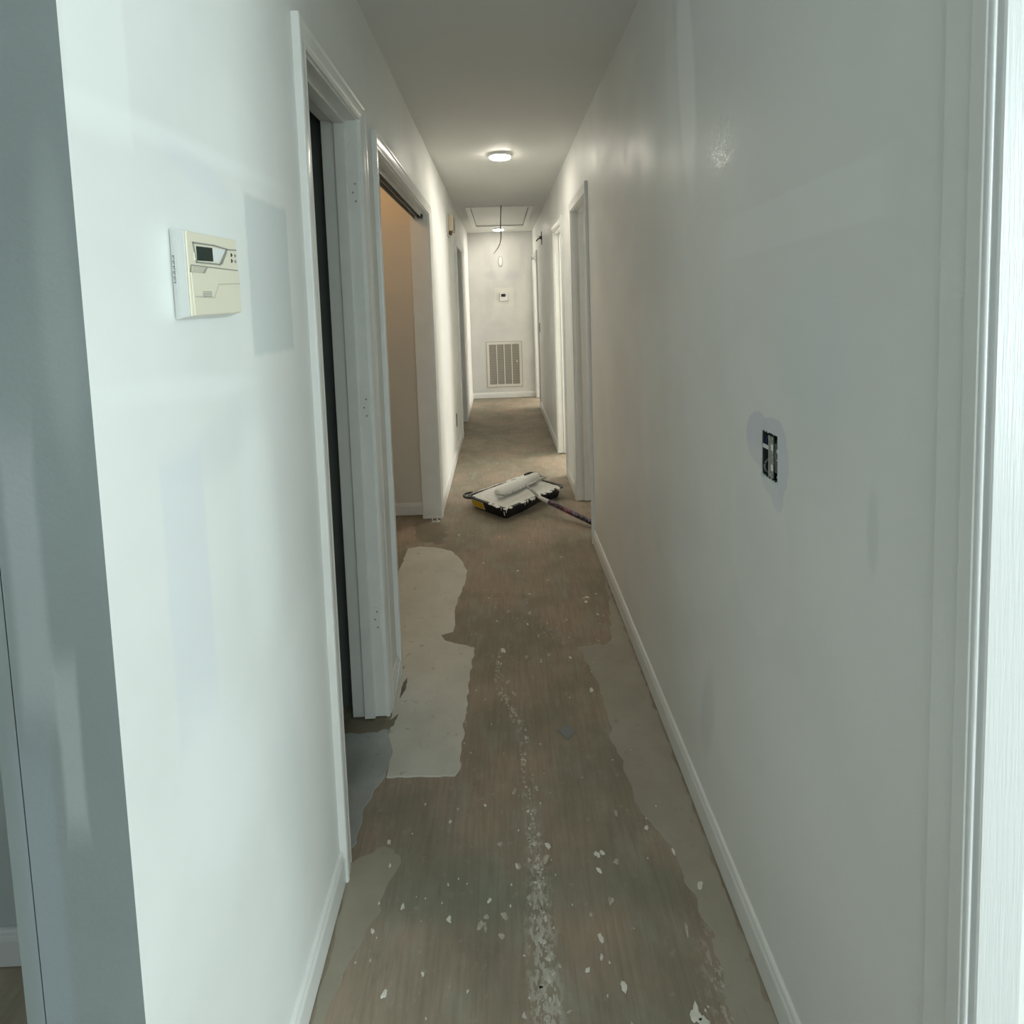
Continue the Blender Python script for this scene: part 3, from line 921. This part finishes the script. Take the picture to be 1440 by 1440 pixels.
# ---------------------------------------------------------------- open switch box on the right wall
ya, yb, za, zb = SB
sw = empty('switch_box', (XR, (ya + yb) / 2, za))
prop(sw, 'open switch box without cover plate in the right wall, metal strap exposed', 'switch')
M_BOX = simple('dark_box_plastic', (.05, .06, .06), .5)
M_DEV = simple('grey_device', (.20, .22, .20), .5, metal=.2, var=.1, vscale=120)
M_STRAP = simple('worn_zinc_strap', (.40, .43, .40), .4, metal=.6, var=.2, vscale=150)
M_MUD = simple('white_joint_compound', (.66, .70, .68), .7, bump=.3, bscale=300)
e = .0008
m = MB()
m.box(XR + .001, XR + .064, ya + e, ya + e + .002, za + e, zb - e).box(XR + .001, XR + .064, yb - e - .002, yb - e, za + e, zb - e)
m.box(XR + .001, XR + .064, ya + e, yb - e, za + e, za + e + .002).box(XR + .001, XR + .064, ya + e, yb - e, zb - e - .002, zb - e)
m.box(XR + .062, XR + .064, ya + e, yb - e, za + e, zb - e)
m.build('box_body', M_BOX, sw)
yc2 = (ya + yb) / 2 - .002
MB().box(XR + .004, XR + .040, yc2 - .017, yc2 + .015, za + .016, zb - .018).build('device_body', M_DEV, sw, .002)
MB().box(XR - .0005, XR + .0035, yc2 - .010, yc2 + .007, za + .004, zb - .006).build('metal_strap', M_STRAP, sw, .0008)
for z, yy in ((zb - .026, yc2 - .008), (za + .026, yc2 - .008)):
    MB().box(XR - .0022, XR - .0006, yy - .006, yy + .001, z - .006, z + .006).build('paint_dab', M_RING, sw, .0006)
for z in (za + .010, zb - .012):
    MB().disc_solid((XR - .0006, yc2, z), (-1, 0, 0), [(.0034, 0), (.003, .0015), (.001, .002)], 12).build('screw', M_STRAP, sw)
MB().box(XR - .0030, XR - .0006, yc2 + .004, yc2 + .024, (za + zb) / 2 + .012, (za + zb) / 2 + .020).build('side_tab', M_MUD, sw, .0008)
MB().tube(smooth_path([(XR + .02, yc2 + .012, zb - .004), (XR + .006, yc2 + .020, zb - .012), (XR + .004, yc2 + .019, zb - .026), (XR + .02, yc2 + .018, zb - .034)]), .0022, 8).build('wire', simple('blue_wire', (.01, .03, .12), .4), sw)
MB().tube(smooth_path([(XR + .03, yc2 + .022, za + .045), (XR + .003, yc2 + .021, za + .030), (XR + .002, yc2 + .020, za + .012), (XR + .02, yc2 + .018, za + .006)]), .0022, 8).build('wire', M_DEV, sw)
m = MB()                                                   # ragged compound lip around the hole
random.seed(8)
for i in range(26):
    a = i / 26 * 2 * math.pi
    yy = (ya + yb) / 2 + (yb - ya) / 2 * max(-1, min(1, 1.5 * math.cos(a))) * 1.02
    zz = (za + zb) / 2 + (zb - za) / 2 * max(-1, min(1, 1.5 * math.sin(a))) * 1.02
    if math.sin(a) > -.75 and random.random() < .35: continue
    r = random.uniform(.0024, .0050)
    m.disc_solid((XR + .0008, yy, zz), (-1, .2, .1), [(r, 0), (r * .9, .0014), (r * .4, .0022)], 7)
m.build('ragged_edge', M_MUD, sw, kind='stuff')

# ---------------------------------------------------------------- closet floor guide
cg = empty('closet_door_guide', (-.462, 3.585, 0))
prop(cg, 'small white u-shaped sliding door guide on the floor by the closet jamb', 'guide')
M_GUIDE = simple('nylon_guide', (.72, .70, .64), .4)
MB().box(-.4985, -.4430, 3.560, 3.590, .0005, .004).build('foot', M_GUIDE, cg, .001)
for xx in (-.497, -.466): MB().box(xx, xx + .010, 3.566, 3.582, .0045, .040).build('prong', M_GUIDE, cg, .002)

# ---------------------------------------------------------------- paint tray
A, B_, C_, D_ = Vector((-.288, 3.81)), Vector((-.005, 3.515)), Vector((.436, 3.935)), Vector((.155, 4.235))
cen = (A + B_ + C_ + D_) / 4
LZ = .088
ux = (C_ - B_).normalized()            # along the length, deep end -> shallow end
vy = (A - B_).normalized()             # across, towards the far-left corner
LEN, WID = (C_ - B_).length, (A - B_).length


def TP(s, t, z):                       # s 0..LEN from the deep end, t 0..WID from the near side
    q = B_ + ux * s + vy * t
    return (q.x, q.y, z)


tray = empty('paint_tray', (cen.x, cen.y, 0))
prop(tray, 'black plastic roller tray full of white paint on the hall floor', 'tray')
k = NT('black_tray_plastic')
f_ = k.noise(55, 4, .7)
k.l(k.mix(k.rng(f_, .66, .72, 0, .85), (.010, .010, .010), (.55, .54, .50)), k.b.inputs['Base Color'])
k.b.inputs['Roughness'].default_value = .4
M_TRAY = k.m


def rr(s0, s1, t0, t1, r, n=5):
    """rounded rectangle in tray coordinates"""
    out = []
    for cs, ct, a0 in ((s1 - r, t1 - r, 0), (s0 + r, t1 - r, 90), (s0 + r, t0 + r, 180), (s1 - r, t0 + r, 270)):
        for i in range(n + 1):
            a = math.radians(a0 + 90 * i / n)
            out.append((cs + r * math.cos(a), ct + r * math.sin(a)))
    return out


def bottomz(s):                        # deep well then ramp
    if s < .22: return .003
    return .003 + (s - .22) / (LEN - .22) * .050


outer = rr(.012, LEN - .012, .012, WID - .012, .035)
low = rr(.040, LEN - .030, .040, WID - .040, .030)
rim = rr(0, LEN, 0, WID, .04)
inn = rr(.020, LEN - .020, .020, WID - .020, .032)
inl = rr(.048, LEN - .040, .048, WID - .048, .028)
m = MB()
m.sweep([[TP(s, t, bottomz(s)) for s, t in low], [TP(s, t, LZ - .008) for s, t in outer], [TP(s, t, LZ - .010) for s, t in rim],
         [TP(s, t, LZ - .001) for s, t in rim], [TP(s, t, LZ) for s, t in inn], [TP(s, t, bottomz(s) + .004) for s, t in inl]], caps=False)
b = len(m.v)
m.build('tray_shell', M_TRAY, tray)
# floor of the tray as strips so it follows the ramp
m = MB()
ss = [.045, .13, .22, .35, .48, LEN - .035]
m.sweep([[TP(s, .045, bottomz(s)), TP(s, WID - .045, bottomz(s)), TP(s, WID - .045, bottomz(s) + .003), TP(s, .045, bottomz(s) + .003)] for s in ss])
m.build('tray_floor', M_TRAY, tray)
for t0 in (.045, WID - .115):          # legs of the shallow end
    m = MB()
    s1 = LEN - .018
    r0 = [TP(s1 - .10, t0, .001), TP(s1 - .012, t0, .001), TP(s1 - .012, t0 + .07, .001), TP(s1 - .10, t0 + .07, .001)]
    r1 = [TP(s1 - .13, t0 - .02, LZ - .042), TP(s1 - .006, t0 - .01, LZ - .042), TP(s1 - .006, t0 + .08, LZ - .042), TP(s1 - .13, t0 + .08, LZ - .042)]
    m.prism(r0, r1).build('leg', M_TRAY, tray, .006)
# carry loops at two corners
def loop(c, r, a0, a1, n=12, z=LZ - .004, th=.008):
    return MB().tube([(c[0] + r * math.cos(a0 + (a1 - a0) * i / n), c[1] + r * math.sin(a0 + (a1 - a0) * i / n), z) for i in range(n + 1)], th, 8)
dirA = math.atan2((A - cen).y, (A - cen).x)
pa = A + (cen - A).normalized() * .045
loop(pa, .055, dirA - 1.9, dirA + 1.9).build('carry_loop', M_TRAY, tray)
pd = Vector((.205, 4.175))
loop(pd, .052, 1.57 - 1.5, 1.57 + 1.5, z=.098, th=.009).build('carry_loop', M_TRAY, tray)
# sticker on the deep end
k = NT('yellow_sticker')
o3 = k.sep()
lines = k.rng(k.noise(90, 2, .5, k.mapv((1, 1, 3))), .62, .66, 0, .35)
k.l(k.mix(lines, (.62, .38, .015), (.20, .13, .02)), k.b.inputs['Base Color'])
k.b.inputs['Roughness'].default_value = .45


def WALLP(t, zz, off):                  # point on the sloping deep-end wall
    f2 = (zz - .003) / (LZ - .011)
    s = .040 + (.012 - .040) * f2 - off
    return TP(s, t, zz)


m = MB()
q = [(WID - .165, .016), (WID - .045, .016), (WID - .045, .066), (WID - .165, .066)]
m.prism([WALLP(t, z, .0006) for t, z in q], [WALLP(t, z, .0018) for t, z in q])
m.build('yellow_label', k.m, tray)
m = MB()
q = [(WID - .168, .013), (WID - .042, .013), (WID - .042, .069), (WID - .168, .069)]
m.prism([WALLP(t, z, .0002) for t, z in q], [WALLP(t, z, .0008) for t, z in q])
m.build('label_border', M_RING, tray)
# paint lying in the tray: a bumpy skin, higher at the far side, running up on the rim
k = NT('wet_white_paint')
f_ = k.noise(30, 4, .6)
k.l(k.mix(k.rng(f_, .35, .7), (.78, .78, .73), (.86, .86, .81)), k.b.inputs['Base Color'])
k.b.inputs['Roughness'].default_value = .3
k.bump(k.noise(60, 3), .3, .003)
M_WET = k.m
m = MB(); NS, NT2 = 46, 34
for i in range(NS + 1):
    for j in range(NT2 + 1):
        s = .016 + (LEN - .036) * i / NS; t = .010 + (WID - .013) * j / NT2
        es = min(s, LEN - s); et = min(t, WID - t)
        edge = min(1, min(es, et) / .045)
        z = (.052 + .020 * (s / LEN)) * edge + (LZ + .0015) * (1 - edge)
        z += .010 * noise.noise((s * 9, t * 9, 1)) * edge + .002 * noise.noise((s * 50, t * 50, 4))
        z += .030 * math.exp(-((t - WID * .78) / .075) ** 2) * (1 if s > .05 else .5) * edge
        n_ = noise.noise((s * 25, t * 25, 9)) * .012
        x_, y_, _ = TP(s, t + (n_ if j in (0, NT2) else 0), 0)
        m.v.append((x_, y_, z))
for i in range(NS):
    for j in range(NT2):
        a = i * (NT2 + 1) + j
        m.face((a, a + 1, a + NT2 + 2, a + NT2 + 1), 0, True)
o = m.build('wet_paint', M_WET, tray)
so = o.modifiers.new('thick', 'SOLIDIFY'); so.thickness = .002; so.offset = -1
random.seed(5)
m = MB()                                # runs of paint over the near rim and the corner
for i in range(34):
    side = random.random()
    if side < .75:
        s = random.uniform(.0, LEN - .04); c = TP(s, random.uniform(-.004, .014), LZ + .001)
    else:
        c = TP(random.uniform(-.002, .012), random.uniform(.0, .16), LZ + .001)
    r = random.uniform(.006, .016)
    m.disc_solid(c, (0, 0, 1), [(r, -.004), (r * 1.05, .000), (r * .7, .003), (r * .2, .0042)], 9)
    if random.random() < .35:
        d = TP(s if side < .75 else -.002, -.0035, 0) if side < .75 else TP(-.003, .04, 0)
        m.tube([(d[0], d[1], LZ), (d[0], d[1], LZ - random.uniform(.01, .022))], .003, 6)
m.build('paint_runs', M_WET, tray, kind='stuff')
m = MB()
w0, w1 = WALLP(.035, .058, .003), WALLP(.040, .028, .003)
m.tube([w0, w1], .0035, 8).build('paint_run', M_WET, tray)

# ---------------------------------------------------------------- roller frame with cover and pole
ro = empty('paint_roller', (.29, 3.60, .09))
prop(ro, 'wide paint roller resting in the tray, mottled pole reaching into the doorway', 'roller')
e0, e1 = Vector((.000, 3.700, .120)), Vector((.290, 4.010, .128))        # roller axis across the tray
ax = (e1 - e0).normalized()
k = NT('loaded_roller_nap')
k.b.inputs['Base Color'].default_value = (.82, .82, .77, 1)
k.b.inputs['Roughness'].default_value = .6
k.bump(k.noise(140, 3), .8, .006)
shift = Vector((-.058, .056, -.010))
pth = [e0 + shift + ax * q for q in (-.005, 0, .02, .1, .2, .3, .41, .43, .436)]
MB().tube(pth, .03, 22, radii=[.026, .032, .037, .038, .037, .038, .037, .033, .026]).build('roller_cover', k.m, ro)
MB().tube([e0 + ax * -.012, e1 + ax * .02], .0075, 10).build('cross_bar', simple('painted_bar', (.55, .54, .50), .4, var=.3, vscale=60), ro)
for e_, q in ((e0, -.010), (e1, .018)):
    MB().tube(smooth_path([e_ + ax * q, e_ + ax * (q * 1.6) + shift * .5, e_ + ax * q * 1.3 + shift]), .006, 8).build('frame_arm', M_STRAP, ro)
jn = Vector((.150, 3.735, .120))
jn = e0.lerp(e1, .50)
sock0 = Vector((.222, 3.655, .110)); hp = Vector((.286, 3.598, .095))
MB().tube(smooth_path([jn, jn.lerp(sock0, .5) + Vector((0, 0, .006)), sock0]), .010, 10).build('yoke', simple('yoke_metal', (.32, .32, .29), .4, metal=.3, var=.4, vscale=60), ro)
MB().tube([sock0, hp], .013, 12, radii=[.012, .0155]).build('ferrule', simple('ferrule_white', (.66, .65, .60), .4), ro)
k = NT('mottled_pole_grip')
f1 = k.noise(45, 3, .6); f2 = k.noise(38, 3, .6, k.mapv((1, 1, 1.3)), 1.0); f3 = k.noise(60, 2)
c_ = k.mix(k.rng(f1, .45, .60), (.025, .020, .030), (.15, .13, .20))
c_ = k.mix(k.rng(f2, .56, .64), c_, (.22, .025, .035))
c_ = k.mix(k.rng(f3, .66, .72, 0, .8), c_, (.5, .48, .46))
k.l(c_, k.b.inputs['Base Color']); k.b.inputs['Roughness'].default_value = .35
pe = Vector((.531, 3.386, .034)); pf = hp + (pe - hp) * 1.26; pf.z = .0175
MB().tube([hp - (pe - hp).normalized() * .012, hp, pe, pf], .0155, 14, radii=[.014, .0155, .0165, .0165]).build('pole', k.m, ro)
MB().tube([pf, pf + (pf - pe).normalized() * .025], .0168, 14, radii=[.0172, .013]).build('pole_cap', M_BLACK, ro)
